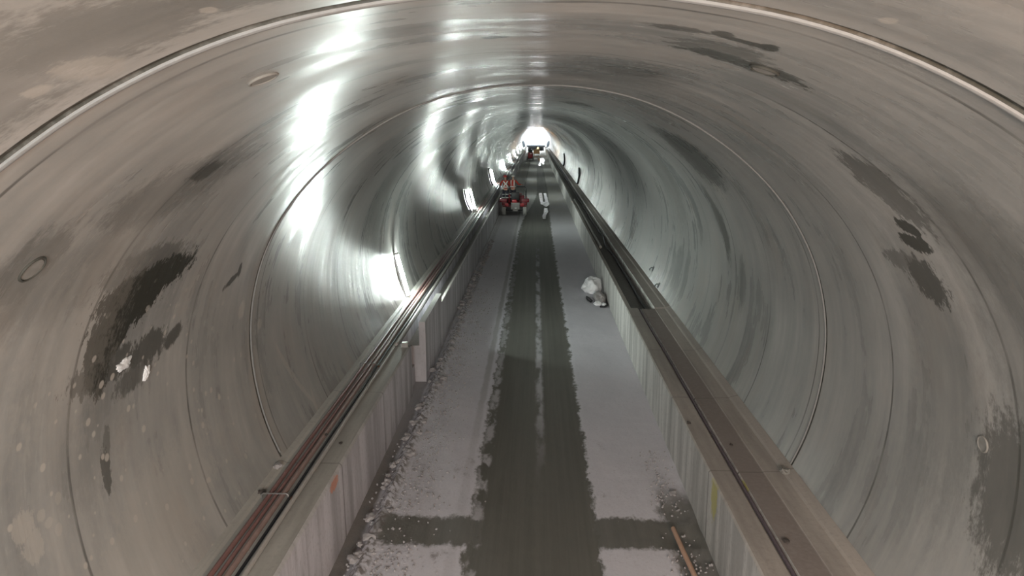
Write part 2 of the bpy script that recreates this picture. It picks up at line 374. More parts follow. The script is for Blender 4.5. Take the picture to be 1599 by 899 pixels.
def seal(name, y, w, off, a0, a1):
    bm = NB(); n = 120; sec = [(-w / 2, -.01), (-w / 2, off * .7), (-w / 4, off), (w / 4, off), (w / 2, off * .7), (w / 2, -.01)]
    R = []
    for i in range(n + 1):
        a = a0 + (a1 - a0) * i / n
        R.append([bm.verts.new(wall_pt(a, y + dy, o)) for dy, o in sec])
    for A, B in zip(R, R[1:]):
        for k in range(len(sec)): bm.faces.new((A[k], A[(k + 1) % len(sec)], B[(k + 1) % len(sec)], B[k]))
    bm.faces.new(R[0]); bm.faces.new(R[-1])
    return link(name, bm, M['bead'])
struct(seal('trim_1', 2.875, .036, .014, -30, 210), 'pale seal strip around the near tunnel joint')
struct(seal('trim_2', 8.602, .026, .014, -30, 209), 'thin pale seal strip around the second tunnel joint')

def build_floor():
    bm = NB()
    xs = [-2.62 + i * .062 for i in range(80)]
    ys = []; y = -4.
    while y < 5: ys.append(y); y += .4
    while y < 24: ys.append(y); y += .075
    while y < 60: ys.append(y); y += .6
    while y <= YEND + 2: ys.append(y); y += 4
    V = []
    for y in ys:
        row = []
        for x in xs:
            z = .012 * noise.noise((x * 2.2, y * 1.1, 0)) + .006 * noise.noise((x * 8, y * 7, 3))
            if y < 30:
                g = max(0, min(1, (-2.08 - x) / .1)); z -= .07 * g * max(0, min(1, (24 - y) / 8))
                r = math.exp(-((x + 2.0 + .03 * noise.noise((0, y * 1.3, 5))) / .07) ** 2) * max(0, min(1, (22 - y) / 5))
                z += r * (.085 + .06 * noise.noise((x * 9, y * 5, 1)))
            m = max(0, min(1, (x - 1.6) / .15)) * max(0, min(1, (9.6 - y) / .6))
            z += m * (-.03 + .05 * noise.noise((x * 5, y * 3, 8)))
            s = max(0, min(1, (.86 - abs(x)) / .08)); z -= .018 * s
            row.append(bm.verts.new((x, y, z)))
        V.append(row)
    for A, B in zip(V, V[1:]):
        for k in range(len(xs) - 1): bm.faces.new((A[k], A[k + 1], B[k + 1], B[k]))
    return link('floor', bm, M['road'], sharp=70)
struct(build_floor(), 'dusty pale road bed with a dark wet strip down the middle')

def ysteps(a, b, s=2.): 
    n = max(1, int((b - a) / s)); return [a + (b - a) * i / n for i in range(n + 1)]
LO, RO = -3.19, 3.17                                       # walkway edge at the lining
def kerb(poly, y0, y1, mat, label, bev=.012):
    bm = NB(); prism(bm, poly, ysteps(y0, y1, 8))
    o = link('kerb', bm, mat, smooth=False)
    return struct(o, label)
kerb([(-2.375, -.12), (-2.385, .92), (-2.415, .95), (-2.70, .95), (-2.705, .945), (-3.08, .945), (-3.11, .965), (LO, .975), (-2.70, -.12)], -4, 8.38, M['kerb_l'], 'grey concrete kerb walkway on the left, nearest length')
kerb([(-2.378, -.12), (-2.388, .915), (-2.42, .946), (-2.69, .946), (-2.70, .945), (-3.08, .945), (-3.11, .965), (LO, .975), (-2.70, -.12)], 8.385, 13.72, M['kerb_l'], 'grey concrete kerb walkway on the left, length ending at the gap')
kerb([(-2.45, -.12), (-2.46, .30), (-2.60, .30), (-2.61, .94), (-3.08, .945), (-3.11, .965), (LO, .975), (-2.70, -.12)], 13.72, 14.45, M['kerb_l'], 'low notch in the left kerb before the raised block')
kerb([(-2.22, -.12), (-2.22, 1.19), (-2.225, 1.20), (-2.345, 1.20), (-2.35, 1.19), (-2.35, .70), (-2.60, .70), (-2.61, .94), (-3.08, .945), (-3.11, .965), (LO, .975), (-2.70, -.12)], 14.45, 17.1, M['kerb_l'], 'raised pale-topped block on the left kerb')
kerb([(-2.22, -.12), (-2.22, .98), (-2.225, .99), (-2.285, .99), (-2.29, .98), (-2.29, .68), (-2.60, .68), (-2.61, .94), (-3.08, .945), (-3.11, .965), (LO, .975), (-2.70, -.12)], 17.1, YEND, M['kerb_l'], 'left kerb walkway running on past the raised block')
kerb([(2.15, -.12), (2.145, .90), (2.165, .92), (2.41, .92), (2.425, .875), (2.495, .875), (2.51, .905), (2.80, .905), (2.815, .915), (3.03, .92), (3.06, .935), (RO, .965), (2.66, -.12)], -4, 16.95, M['kerb_r'], 'brownish concrete kerb walkway on the right, near length with flat ledge')
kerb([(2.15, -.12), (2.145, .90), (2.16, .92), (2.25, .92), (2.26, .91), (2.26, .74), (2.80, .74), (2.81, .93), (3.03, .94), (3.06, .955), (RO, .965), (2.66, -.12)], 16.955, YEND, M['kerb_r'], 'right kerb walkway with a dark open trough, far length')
# end of the drive
bm = NB(); box(bm, (0, YEND + 1, 2.6), (7.6, .3, 6.4)); struct(link('wall_end', bm, M['endwall'], smooth=False), 'pale brightly lit headwall closing the far end')

# ------------------------------------------------------------------ pipes and cables on the walkways
def run(name, mat, x, z, r, y0, y1, label, cat, wob=.008, seed=0, seg=8):
    bm = NB(); pts = []; y = y0
    while y < y1:
        pts.append((x + wob * noise.noise((y * .35, seed, 0)) * 2, y, z + r + .002)); y += .5 if y < 30 else 4
    pts.append((x, y1, z + r)); tube(bm, pts, r, seg)
    return tag(link(name, bm, mat), label, cat)
ZL = .945
run('water_pipe', M['red_pipe'], -2.985, ZL, .026, -3, 183, 'red-brown pipe on the left walkway, the one closest to the wall', 'pipe', .008, 1)
run('water_pipe', M['red_pipe'], -2.90, ZL, .022, -3, 183, 'thinner red-brown pipe on the left walkway, second out from the wall', 'pipe', .01, 2)
run('conduit', M['brown_pipe'], -2.825, ZL, .030, -3, 183, 'brown dusty pipe between the red-brown pair and the black cable on the left walkway', 'pipe', .006, 3)
run('cable', M['black_cable'], -2.745, ZL, .016, -3, 183, 'thin black cable along the left walkway between brown and grey pipes', 'cable', .012, 4)
run('conduit', M['grey_pipe'], -2.665, ZL + .008, .026, -3, 13.4, 'grey pipe on the left walkway, nearest the kerb edge before the notch', 'pipe', .01, 5)
run('conduit', M['grey_pipe'], -2.655, ZL - .004, .030, 13.6, 183, 'grey pipe on the left walkway continuing past the notch', 'pipe', .004, 6)
run('cable', M['violet'], 2.46, .875, .022, -3, 190 if 0 else 16.9, 'dusty violet cable lying in the groove of the right walkway', 'cable', .008, 7)
run('pipe', M['pale_pipe'], 2.40, .74, .055, 27, 46, 'pale pipe lying in the dark trough of the right walkway', 'pipe', .01, 8)
run('cable', M['black_cable'], 2.68, .74, .04, 17.2, 183, 'black cable lying in the trough of the right walkway', 'cable', .05, 9)

def clamp(x, y, w, label):
    t = thing('pipe_clamp', label, 'clamp', (x, y, ZL))
    bm = NB(); pts = [(-w / 2, 0, .0), (-w / 2, 0, .05), (-w / 2 + .02, 0, .066), (w / 2 - .02, 0, .066), (w / 2, 0, .05), (w / 2, 0, 0)]
    tube(bm, pts, .008, 6); link('strap', bm, M['metal'], t)
    bm = NB(); box(bm, (w / 2 + .02, 0, .012), (.05, .05, .024), .004); link('bolt_block', bm, M['rust'], t)
clamp(-2.905, 7.55, .30, 'wire clamp over the left pipes near the second joint strip')
clamp(-2.905, 12.3, .30, 'wire clamp over the left pipes before the notch')

# ------------------------------------------------------------------ round grout plugs in the lining
def plug(a, y, r, label, dark=False):
    p, q, n = wall_frame(a, y, .0)
    t = thing('grout_plug', label, 'grout plug'); t.matrix_world = Matrix.Translation(p) @ Matrix((Vector((0, 1, 0)), q, n)).transposed().to_4x4()
    bm = NB(); tube(bm, [(r * math.cos(k * PI / 12), r * math.sin(k * PI / 12), .004) for k in range(25)], .009, 8, False); link('rim', bm, M['ring_dark'] if dark else M['plug'], t)
    bm = NB(); bmesh.ops.create_cone(bm, cap_ends=True, segments=24, radius1=r * .92, radius2=r * .85, depth=.016); link('mortar_face', bm, M['plug'], t)
plug(119.4, 3.84, .075, 'round grout plug on the upper left lining just past the near joint')
plug(152.5, 3.94, .085, 'round grout plug with dark rim on the left wall, above the big black stain', True)
plug(64.1, 4.16, .075, 'round grout plug in the dark smudge of the upper right lining', True)
plug(-2.7, 5.43, .06, 'small round grout plug low on the right wall')

# ------------------------------------------------------------------ lamps along the left wall
def prism_h(bm, L):
    """half-round diffuser that faces away from the wall"""
    sec = [(.065 * math.cos(k * PI / 10), .085 + .065 * math.sin(k * PI / 10)) for k in range(11)]
    A = [bm.verts.new((x, y, -L / 2)) for x, y in sec]; B = [bm.verts.new((x, y, L / 2)) for x, y in sec]; n = len(sec)
    for k in range(n): bm.faces.new((A[k], A[(k + 1) % n], B[(k + 1) % n], B[k]))
    bm.faces.new(A); bm.faces.new(B)
def lamp(i, y, label):
    a0, a1 = 209.5, 193.0
    p, q, n = wall_frame((a0 + a1) / 2, y, 0)
    if q.z < 0: q = -q
    t = thing('tube_lamp', label, 'lamp', group=None)
    t.matrix_world = Matrix.Translation(p) @ Matrix((Vector((0, 1, 0)), n, q)).transposed().to_4x4()    # local x along tunnel, y off the wall, z up the wall
    L = 1.02
    bm = NB(); box(bm, (0, .052, 0), (.15, .066, L + .1), .012); link('lamp_body', bm, M['lamp_body'], t)
    bm = NB(); prism_h(bm, L); link('lit_diffuser', bm, M['tube'], t)
    for s in (-1, 1):
        bm = NB(); box(bm, (0, .09, s * (L / 2 + .025)), (.13, .14, .05), .012); link('end_cap', bm, M['lamp_body'], t)
    bm = NB(); box(bm, (0, .06, -L / 2 - .10), (.05, .10, .12), .008); link('bracket', bm, M['dark_steel'], t)
    bm = NB(); tube(bm, [(0, .06, -L / 2 - .15), (.03, .10, -L / 2 - .2), (.10, .13, -L / 2 - .235), (.2, .16, -L / 2 - .24)], .012, 8); link('supply_cable', bm, M['black_cable'], t)
    return t
LY = [17.75, 38.3, 57., 77., 96.5, 116., 135.5, 155., 173.]
names = ['nearest tube lamp on the left wall, opposite the raised kerb block', 'second tube lamp along the left wall, just before the red carrier',
         'third tube lamp along the left wall, beside the two workers', 'fourth tube lamp along the left wall from the near end', 'fifth tube lamp along the left wall from the near end',
         'sixth tube lamp along the left wall from the near end', 'seventh tube lamp along the left wall from the near end', 'eighth tube lamp along the left wall from the near end',
         'farthest tube lamp on the left wall, before the gantry']
for i, (y, nme) in enumerate(zip(LY, names)): lamp(i, y, nme)
# switch boxes on the walkway
def jbox(x, y, z, label, mat, sc=1.):
    t = thing('junction_box', label, 'box', (x, y, z)); t.scale = (sc, sc, sc)
    bm = NB(); box(bm, (0, 0, .07), (.2, .16, .14), .012); link('case', bm, mat, t)
    bm = NB(); box(bm, (0, 0, .147), (.17, .13, .014), .004); link('lid', bm, M['lamp_body'], t)
    bm = NB(); tube(bm, [(.09, 0, .03), (.14, .02, .02), (.2, .1, .012)], .01, 8); link('cable_tail', bm, M['black_cable'], t)
jbox(-3.07, 37.2, ZL + .02, 'white box on the walkway under the second lamp', M['lamp_body'])
jbox(-2.47, 13.5, .956, 'small white-lidded box at the kerb end before the notch', M['grey_paint'], .6)

# hoses hugging the wall
def hose(pts, label, r=.03):
    bm = NB(); P = []
    for i in range(len(pts) - 1):
        for k in range(6):
            f = k / 6; a = pts[i][0] * (1 - f) + pts[i + 1][0] * f; y = pts[i][1] * (1 - f) + pts[i + 1][1] * f
            P.append(wall_pt(a, y, r + .005))
    P.append(wall_pt(pts[-1][0], pts[-1][1], r + .005)); tube(bm, P, r, 8)
    return tag(link('wall_hose', bm, M['black_cable']), label, 'hose')
hose([(190, 35.6), (197, 35.8), (204, 36.2), (209, 36.5)], 'black hose curving up the left wall before the second lamp', .035)
hose([(188, 54.2), (200, 54.3), (209, 54.6)], 'thicker black hose up the left wall before the third lamp', .06)
hose([(-12, 58.6), (-20, 57.0), (-27, 56.2), (-29, 56.1)], 'nearer of the two black hoses curving up the right wall', .075)
hose([(-10, 91.), (-20, 87.), (-27, 85.), (-29, 84.8)], 'farther of the two black hoses curving up the right wall', .08)

# ------------------------------------------------------------------ litter and rubble
random.seed(4)
def rock_bm(s, seed, flat=.65, sub=2):
    bm = NB(); bmesh.ops.create_icosphere(bm, subdivisions=sub, radius=1)
    for v in bm.verts:
        d = 1 + .75 * noise.noise(v.co * 1.2 + Vector((seed * 7.1, 0, 0))) + .4 * noise.noise(v.co * 3 + Vector((0, seed * 3.3, 0)))
        v.co = Vector((v.co.x * d * s, v.co.y * d * s * 1.25, v.co.z * d * s * flat))
    zmin = min(v.co.z for v in bm.verts)
    for v in bm.verts: v.co.z -= zmin
    return bm
protos = [link('rubble_stone', rock_bm(.05, k, .75, 2), M['stone'], sharp=8) for k in range(5)]
def floor_z(x, y): return -.03 if x < -2.1 else .02
first = True; k = 0
for i in range(190):
    y = 7.3 + 27 * (i / 190) ** 1.2; x = -2.03 + random.uniform(-.12, .12)
    if random.random() < .25: x = -1.75 + random.uniform(-.2, .45)
    p = protos[i % 5]; o = p if i < 5 else p.copy()
    if i >= 5: C.objects.link(o)
    s = random.uniform(.35, 1.15) * (1.3 if x < -1.85 else .45)
    o.location = (x, y, -.015); o.scale = (s, s, s); o.rotation_euler = (0, 0, random.uniform(0, 6.28))
    tag(o, 'chunk of grey rubble along the foot of the left kerb', 'stone', 'rubble chunks along the left kerb')
# crumbs scattered over the bed, too many to count
bm = NB()
for i in range(2600):
    y = 7.2 + 16 * random.random() ** 1.5; x = random.choice((random.gauss(-1.85, .2), random.gauss(-1.7, .3), random.gauss(1.85, .15)))
    if not -2.25 < x < 2.1 or (x > 0 and y > 11): continue
    if 8.1 < y < 9.0 and random.random() < .75: continue
    s = random.uniform(.006, .018); r = bmesh.ops.create_icosphere(bm, subdivisions=1, radius=s)['verts']
    off = Vector((x, y, .012 + s * .3))
    for v in r: v.co = v.co * (1 + random.uniform(-.3, .3)) + off
tag(link('gravel', bm, M['stone'], sharp=20), 'fine gravel crumbs scattered over the edges of the road bed', 'gravel', None, 'stuff')
def stone(x, y, z, s, mat, label, seed):
    o = link('stone', rock_bm(s, seed), mat, sharp=25); o.location = (x, y, z - .004); tag(o, label, 'stone')
stone(2.57, 6.9, .905, .03, M['dark_stone'], 'dark lump with a pale side on the right walkway near the camera', 11)
stone(2.2, 9.96, .92, .025, M['dark_stone'], 'small black lump on the kerb edge of the right walkway', 12)
stone(2.44, 9.6, .88, .03, M['dark_stone'], 'small black lump on the cable groove of the right walkway', 13)
stone(2.62, 9.26, .905, .02, M['dark_stone'], 'tiny dark crumb on the right walkway beyond the pale lump', 14)
stone(3.03, 8.4, .935, .05, M['plug'], 'brown lump of mortar at the foot of the second joint strip, right side', 15)
stone(-3.13, 8.3, .95, .05, M['stone'], 'pale lump of mortar at the foot of the second joint strip, left side', 16)
stone(-3.10, 7.66, .945, .04, M['dark_stone'], 'dark stone against the left wall near the wire clamp', 17)
stone(-2.78, 9.2, 1.0, .022, M['dark_stone'], 'small dark crumb on the left pipes past the joint strip', 18)
stone(-2.55, 9.04, .95, .022, M['dark_stone'], 'small dark crumb on the left kerb top past the joint strip', 19)
stone(1.95, 9.6, .0, .05, M['stone'], 'pale stone at the foot of the right kerb beyond the pole', 20)
def anchor(a, y, label):
    p, q, n = wall_frame(a, y, 0); t = thing('wall_anchor', label, 'anchor'); t.matrix_world = Matrix.Translation(p) @ Matrix((Vector((0, 1, 0)), q, n)).transposed().to_4x4()
    bm = NB(); box(bm, (0, 0, .012), (.09, .14, .024), .006); link('plate', bm, M['dark_steel'], t)
    bm = NB(); tube(bm, [(0, .02, .01), (0, .02, .07), (0, -.04, .10), (0, -.07, .08)], .014, 8); link('hook', bm, M['dark_steel'], t)
anchor(-25.5, 20.3, 'small dark hook on the right wall above the walkway, farther one')
anchor(-28.5, 18.9, 'small dark hook on the right wall by the walkway, nearer one')

# white lumps stuck to the left wall under the black stain
def splat(a, y, w, h, label, seed):
    p, q, n = wall_frame(a, y, 0); bm = NB(); bmesh.ops.create_icosphere(bm, subdivisions=4, radius=1)
    for v in bm.verts:
        ang = math.atan2(v.co.y, v.co.x)
        k = 1 + .55 * noise.noise((math.cos(ang) * 1.6, math.sin(ang) * 1.6, seed)) + .25 * noise.noise((math.cos(ang) * 4, math.sin(ang) * 4, seed + 3))
        d = .6 + .8 * noise.noise(v.co * 2.5 + Vector((seed, 0, 0)))
        k *= 1 + .9 * max(0, noise.noise((math.cos(ang) * 2.2, math.sin(ang) * 2.2, seed + 9)))
        v.co = Vector((v.co.x * w * k, v.co.y * h * k, v.co.z * .012 * (1 + d) + .004))
    o = link('plaster_lump', bm, M['foam']); o.matrix_world = Matrix.Translation(p) @ Matrix((Vector((0, 1, 0)), q, n)).transposed().to_4x4()
    tag(o, label, 'plaster lump')
splat(174.6, 5.70, .105, .05, 'larger white lump stuck on the left wall at the tip of the black stain', 1.3)
splat(178.2, 6.10, .045, .065, 'smaller white lump stuck on the left wall, down and right of the other', 4.1)

# pole at the right edge of the bed
bm = NB(); tube(bm, [(1.775, 8.62, .05), (1.80, 8.1, .055), (1.835, 7.6, .05), (1.87, 6.9, .04)], [.028, .03, .03, .028], 12)
tag(link('timber_pole', bm, M['wood']), 'orange-brown timber pole lying on the dark mud by the right kerb', 'pole')

# bag and sack against the right kerb
def crumple(name, mat, loc, size, seed, label, cat, crease=.28, flat=True):
    bm = NB(); bmesh.ops.create_icosphere(bm, subdivisions=5, radius=1)
    for v in bm.verts:
        c = v.co.copy()
        k = 1 + .35 * noise.noise(c * 1.1 + Vector((seed, 0, 0)))
        r = abs(noise.noise(c * 2.3 + Vector((0, seed, 0)))) + .5 * abs(noise.noise(c * 5 + Vector((0, 0, seed))))
        f1 = noise.voronoi(c * 1.5 + Vector((seed, seed * .7, 0)))[0]; k += crease * (min(.9, f1[0]) - .35) - crease * .5 * max(0, .12 - (f1[1] - f1[0])) * 2 + .12 * (r - .3)
        v.co = Vector((c.x * size[0] * k, c.y * size[1] * k, c.z * size[2] * k))
        if flat and v.co.z < -size[2] * .55: v.co.z = -size[2] * .55
    zmin = min(v.co.z for v in bm.verts)
    for v in bm.verts: v.co.z -= zmin
    o = link(name, bm, mat, sharp=60); o.location = loc
    return tag(o, label, cat) if label else o
t = thing('plastic_bag', 'crumpled white plastic bag against the foot of the right kerb', 'bag', (1.77, 22.9, .02))
o = crumple('bag_body', M['bag'], (0, 0, 0), (.27, .36, .28), 2.2, None, None, .6); o.parent = t
bm = NB(); 
for k in range(7):
    a = k * .9; tube(bm, [(0, 0, .30), (.03 * math.cos(a), .03 * math.sin(a), .38), (.07 * math.cos(a), .06 * math.sin(a), .40 + .02 * math.sin(a * 3))], [.03, .035, .014], 6)
o = link('gathered_neck', bm, M['bag'], t)
o = crumple('paper_sack', M['sack'], (1.94, 21.75, .02), (.17, .45, .12), 5.7, 'slumped grey paper sack in front of the white plastic bag', 'sack', .5)
o = crumple('plastic_scrap', M['bag'], (1.83, 21.08, .02), (.10, .13, .06), 8.1, 'small white plastic scrap at the end of the grey sack', 'plastic scrap')
o = crumple('plastic_scrap', M['bag'], (2.01, 21.0, .02), (.06, .10, .05), 9.4, 'white plastic scrap touching the kerb beside the grey sack', 'plastic scrap')
bm = NB(); tube(bm, [(1.56, 21.9, .03), (1.58, 21.6, .035), (1.66, 21.35, .03), (1.70, 21.5, .035), (1.66, 21.85, .03), (1.58, 22.1, .03)], .022, 8)
tag(link('strap', bm, M['black_cable']), 'loop of dark strap lying beside the grey sack', 'strap')
bm = NB(); tube(bm, [(2.11, 22.6, .03), (2.115, 21.8, .04), (2.11, 21.0, .035), (2.0, 20.75, .03), (1.88, 20.8, .03)], .03, 8)
tag(link('hose_offcut', bm, M['black_cable']), 'black hose offcut along the kerb foot beside the sack', 'hose')

# puddles in the wheel tracks
def puddle(outline, label, grp=None):
    bm = NB(); pts = []
    n = len(outline)
    for i in range(n):
        a, b = Vector(outline[i]), Vector(outline[(i + 1) % n])
        for k in range(5):
            p = a.lerp(b, k / 5); p += Vector((noise.noise((p.x * 4, p.y, 0)) * .05, noise.noise((p.x * 3, p.y, 7)) * .25)); pts.append(p)
    top = [bm.verts.new((p.x, p.y, .008)) for p in pts]; bot = [bm.verts.new((p.x, p.y, -.03)) for p in pts]
    f = bm.faces.new(top); 
    for i in range(len(pts)): bm.faces.new((top[i], top[(i + 1) % len(pts)], bot[(i + 1) % len(pts)], bot[i]))
    bm.faces.new(bot[::-1])
    bmesh.ops.triangulate(bm, faces=[f])
    return tag(link('puddle', bm, M['water'], smooth=False), label, 'puddle')
puddle([(.26, 60.5), (.50, 60.2), (.54, 56), (.56, 53), (.68, 53), (.66, 56), (.64, 60), (.86, 60.3), (.90, 56), (.94, 50.6), (.70, 49.3), (.36, 51), (.30, 55)], 'shiny forked puddle in the wheel track beyond the red carrier')
puddle([(.56, 48.7), (.80, 48.2), (.78, 46), (.64, 44.2), (.62, 42.4), (.42, 42.2), (.42, 44.4), (.52, 46.2)], 'small shiny puddle in the wheel track level with the red carrier')
puddle([(.3, 134), (1.4, 138), (1.55, 126), (1.25, 118), (1.25, 112), (1.0, 112), (.9, 118), (.62, 108), (.45, 110), (.6, 122)], 'bright far puddle on the bed before the gantry')

# ------------------------------------------------------------------ people
def skin_obj(name, verts, edges, mat, parent, root=0, sub=2):
    me = bpy.data.meshes.new(name); me.from_pydata([v[:3] for v in verts], edges, []); me.materials.append(mat)
    o = bpy.data.objects.new(name, me); C.objects.link(o); o.parent = parent
    sk = o.modifiers.new('skin', 'SKIN'); sk.use_smooth_shade = True; sk.branch_smoothing = .3
    if not me.skin_vertices: 
        bpy.context.view_layer.objects.active = o; bpy.ops.mesh.customdata_skin_add()
    for i, v in enumerate(verts):
        r = v[3] if isinstance(v[3], tuple) else (v[3], v[3])
        me.skin_vertices[0].data[i].radius = r
    me.skin_vertices[0].data[root].use_root = True
    ss = o.modifiers.new('sub', 'SUBSURF'); ss.levels = ss.render_levels = sub
    return o
def person(label, loc, rz, helmet, vback, la, ra, lean=0.):
    """standing figure, 1.7 m; facing +y in its own space; la/ra: elbow and hand points of each arm"""
    t = thing('person', label, 'person', loc, (0, 0, rz))
    V = []; E = []
    def add(p, r, par=None):
        V.append((*p, r)); 
        if par is not None: E.append((par, len(V) - 1))
        return len(V) - 1
    pel = add((0, 0, .93), (.135, .10)); wai = add((0, .0, 1.08), (.125, .095), pel); che = add((0, lean * .5, 1.28), (.155, .105), wai); nb = add((0, lean, 1.43), (.10, .075), che)
    nk = add((0, lean + .01, 1.49), .052, nb); h1 = add((0, lean + .035, 1.56), (.068, .078), nk); h2 = add((0, lean + .03, 1.64), (.075, .092), h1); add((0, lean + .02, 1.70), (.05, .06), h2)
    add((0, lean + .125, 1.575), .016, h1)                 # nose
    for s, (el, ha) in ((-1, la), (1, ra)):
        hp = add((s * .095, 0, .86), .085, pel); kn = add((s * .11, .03, .49), .057, hp); an = add((s * .115, -.02, .09), .038, kn); add((s * .12, .13, .035), .034, an)
        sh = add((s * .185, lean, 1.40), .058, nb); e = add(el, .042, sh); w = add(ha, .028, e)
        d = (Vector(ha) - Vector(el)).normalized(); sd = Vector((0, 0, 1)).cross(d)
        sd = sd.normalized() if sd.length > .1 else Vector((1, 0, 0)); dn = d.cross(sd).normalized()
        pm = Vector(ha) + d * .07; pi = add(tuple(pm), (.034, .018), w)
        for k, ln in ((-1.5, .06), (-.5, .075), (.5, .07), (1.5, .055)):
            a = pm + sd * k * .018 + d * .03; f1 = add(tuple(a), .0095, pi); f2 = add(tuple(a + d * ln * .5 - dn * .012), .009, f1); add(tuple(a + d * ln * .75 - dn * .04), .008, f2)
        th = add(tuple(Vector(ha) + d * .03 + sd * -s * .035 - dn * .01), .011, w); add(tuple(Vector(ha) + d * .075 + sd * -s * .05 - dn * .025), .009, th)
    skin_obj('body', V, E, M['skin'], t)
    # trousers
    v = [(0, 0, .95, (.15, .115))]; e = []
    for s in (-1, 1):
        i = len(v); v += [(s * .097, 0, .85, .098), (s * .112, .03, .49, .075), (s * .117, -.02, .10, .062)]; e += [(0, i), (i, i + 1), (i + 1, i + 2)]
    tr = skin_obj('trousers', v, e, M['trousers'], t)
    for s in (-1, 1):
        for z in (.62, .42):
            bm = NB(); tube(bm, [(s * (.108 if z > .5 else .114) + .085 * math.cos(k * PI / 8), .018 + .088 * math.sin(k * PI / 8), z) for k in range(17)], .022, 6, False)
            link('leg_band', bm, M['stripe'], tr)
        bm = NB(); box(bm, (s * .12, .05, .045), (.10, .28, .09), .03); link('boot', bm, M['black'], t)
    # vest and sleeves
    v = [(0, 0, .90, (.155, .12)), (0, .0, 1.08, (.145, .115)), (0, lean * .5, 1.28, (.178, .125)), (0, lean, 1.44, (.11, .085))]; e = [(0, 1), (1, 2), (2, 3)]
    for s, (el, ha) in ((-1, la), (1, ra)):
        i = len(v); v += [(s * .185, lean, 1.405, .072), (*el, .056), (*(Vector(el).lerp(Vector(ha), .85)), .043)]; e += [(3, i), (i, i + 1), (i + 1, i + 2)]
    ve = skin_obj('vest', v, e, M['vest'], t)
    def band(pts): 
        bm = NB(); tube(bm, pts, .036, 6); link('reflective_band', bm, M['stripe'], ve)
    yb = -.135; yc = -.13 + lean * .6
    if vback == 'X':
        band([(-.13, yc + .03, 1.42), (-.05, yc - .015, 1.30), (.05, yc - .02, 1.20), (.12, yb + .02, 1.10)]); band([(.13, yc + .03, 1.42), (.05, yc - .02, 1.30), (-.05, yc - .02, 1.20), (-.12, yb + .02, 1.10)])
    else:
        for s in (-1, 1): band([(s * .10, yc + .04, 1.44), (s * .10, yc - .01, 1.32), (s * .10, yb + .01, 1.12)])
    band([(.165 * math.sin(k * PI / 8), -.135 * math.cos(k * PI / 8), 1.06) for k in range(-8, 9)])
    # helmet
    bm = NB(); bmesh.ops.create_uvsphere(bm, u_segments=20, v_segments=12, radius=1)
    for x in bm.verts: x.co = Vector((x.co.x * .118, x.co.y * .142 + lean + .03, max(x.co.z, -.12) * .115 + 1.665))
    he = link('helmet', bm, helmet, t)
    bm = NB(); box(bm, (0, lean + .165, 1.655), (.17, .08, .015), .006); link('brim', bm, helmet, he)
    return t

# ------------------------------------------------------------------ red carrier with two workers
CX, CY = -1.26, 44.15
t = thing('site_carrier', 'red four-wheeled carrier with two workers standing on its deck', 'vehicle', (CX, CY, 0))
def part(name, mat, fn, parent=t, **k):
    bm = NB(); fn(bm); return link(name, bm, mat, parent, **k)
def wheel(x, y, r=.31, w=.22, par=t):
    bm = NB(); prof = [(r * .55, -w / 2), (r * .9, -w / 2), (r, -w * .36), (r * 1.0, w * .36), (r * .9, w / 2), (r * .55, w / 2)]; n = 28; R = []
    for k in range(n):
        a = 2 * PI * k / n; g = 1 - (.025 if k % 2 else 0)
        R.append([bm.verts.new((h, math.cos(a) * q * (g if q > r * .95 else 1), math.sin(a) * q * (g if q > r * .95 else 1))) for q, h in prof])
    for k in range(n):
        A, B = R[k], R[(k + 1) % n]
        for j in range(len(prof)): bm.faces.new((A[j], A[(j + 1) % len(prof)], B[(j + 1) % len(prof)], B[j]))
    o = link('wheel', bm, M['tyre'], par); o.location = (x, y, r + .005)
    bm = NB(); bmesh.ops.create_cone(bm, cap_ends=True, segments=20, radius1=r * .56, radius2=r * .56, depth=w * .7); bmesh.ops.rotate(bm, verts=bm.verts, matrix=Matrix.Rotation(PI / 2, 3, 'Y'))
    link('hub', bm, M['grey_paint'], o)
for s in (-1, 1):
    wheel(s * .62, .25); wheel(s * .62, 1.95)
part('chassis', M['dark_steel'], lambda b: (box(b, (0, 1.1, .42), (.95, 2.3, .18), .03), box(b, (0, .25, .31), (1.05, .14, .14), .03), box(b, (0, 1.95, .31), (1.05, .14, .14), .03)))
part('rear_panel', M['grey_paint'], lambda b: box(b, (.06, -.06, .58), (.52, .10, .40), .03))
part('reverse_lamp', M['white_lens'], lambda b: box(b, (.08, -.125, .46), (.13, .03, .07), .012))
part('tow_hitch', M['grey_paint'], lambda b: box(b, (.06, -.10, .33), (.30, .12, .12), .03))
part('deck', M['dark_red'], lambda b: box(b, (0, 1.15, .545), (1.4, 2.3, .06), .015))
part('tail_block', M['red_paint'], lambda b: box(b, (.0, .02, .86), (.30, .22, .20), .05))
for s in (-1, 1):
    part('rear_fender', M['dark_red'], lambda b: (box(b, (s * .66, .22, .90), (.44, .66, .20), .06), box(b, (s * .60, .02, .74), (.30, .14, .26), .03)))
    f = part('side_board', M['red_paint'], lambda b: box(b, (s * .72, 1.2, .78), (.06, 1.5, .34), .015))
    part('tail_lamp', M['red_paint'], lambda b: box(b, (s * .46, -.055, .66), (.22, .05, .16), .02))
part('engine_cover', M['dark_red'], lambda b: box(b, (.40, 1.0, .86), (.42, .7, .56), .07, None, (.85, .85)))
part('seat', M['black'], lambda b: (box(b, (.05, .55, .92), (.5, .42, .12), .04), box(b, (.05, .38, 1.15), (.48, .10, .42), .04)))
part('front_hood', M['red_paint'], lambda b: box(b, (0, 2.1, .86), (1.0, .55, .58), .10, None, (.85, .8)))
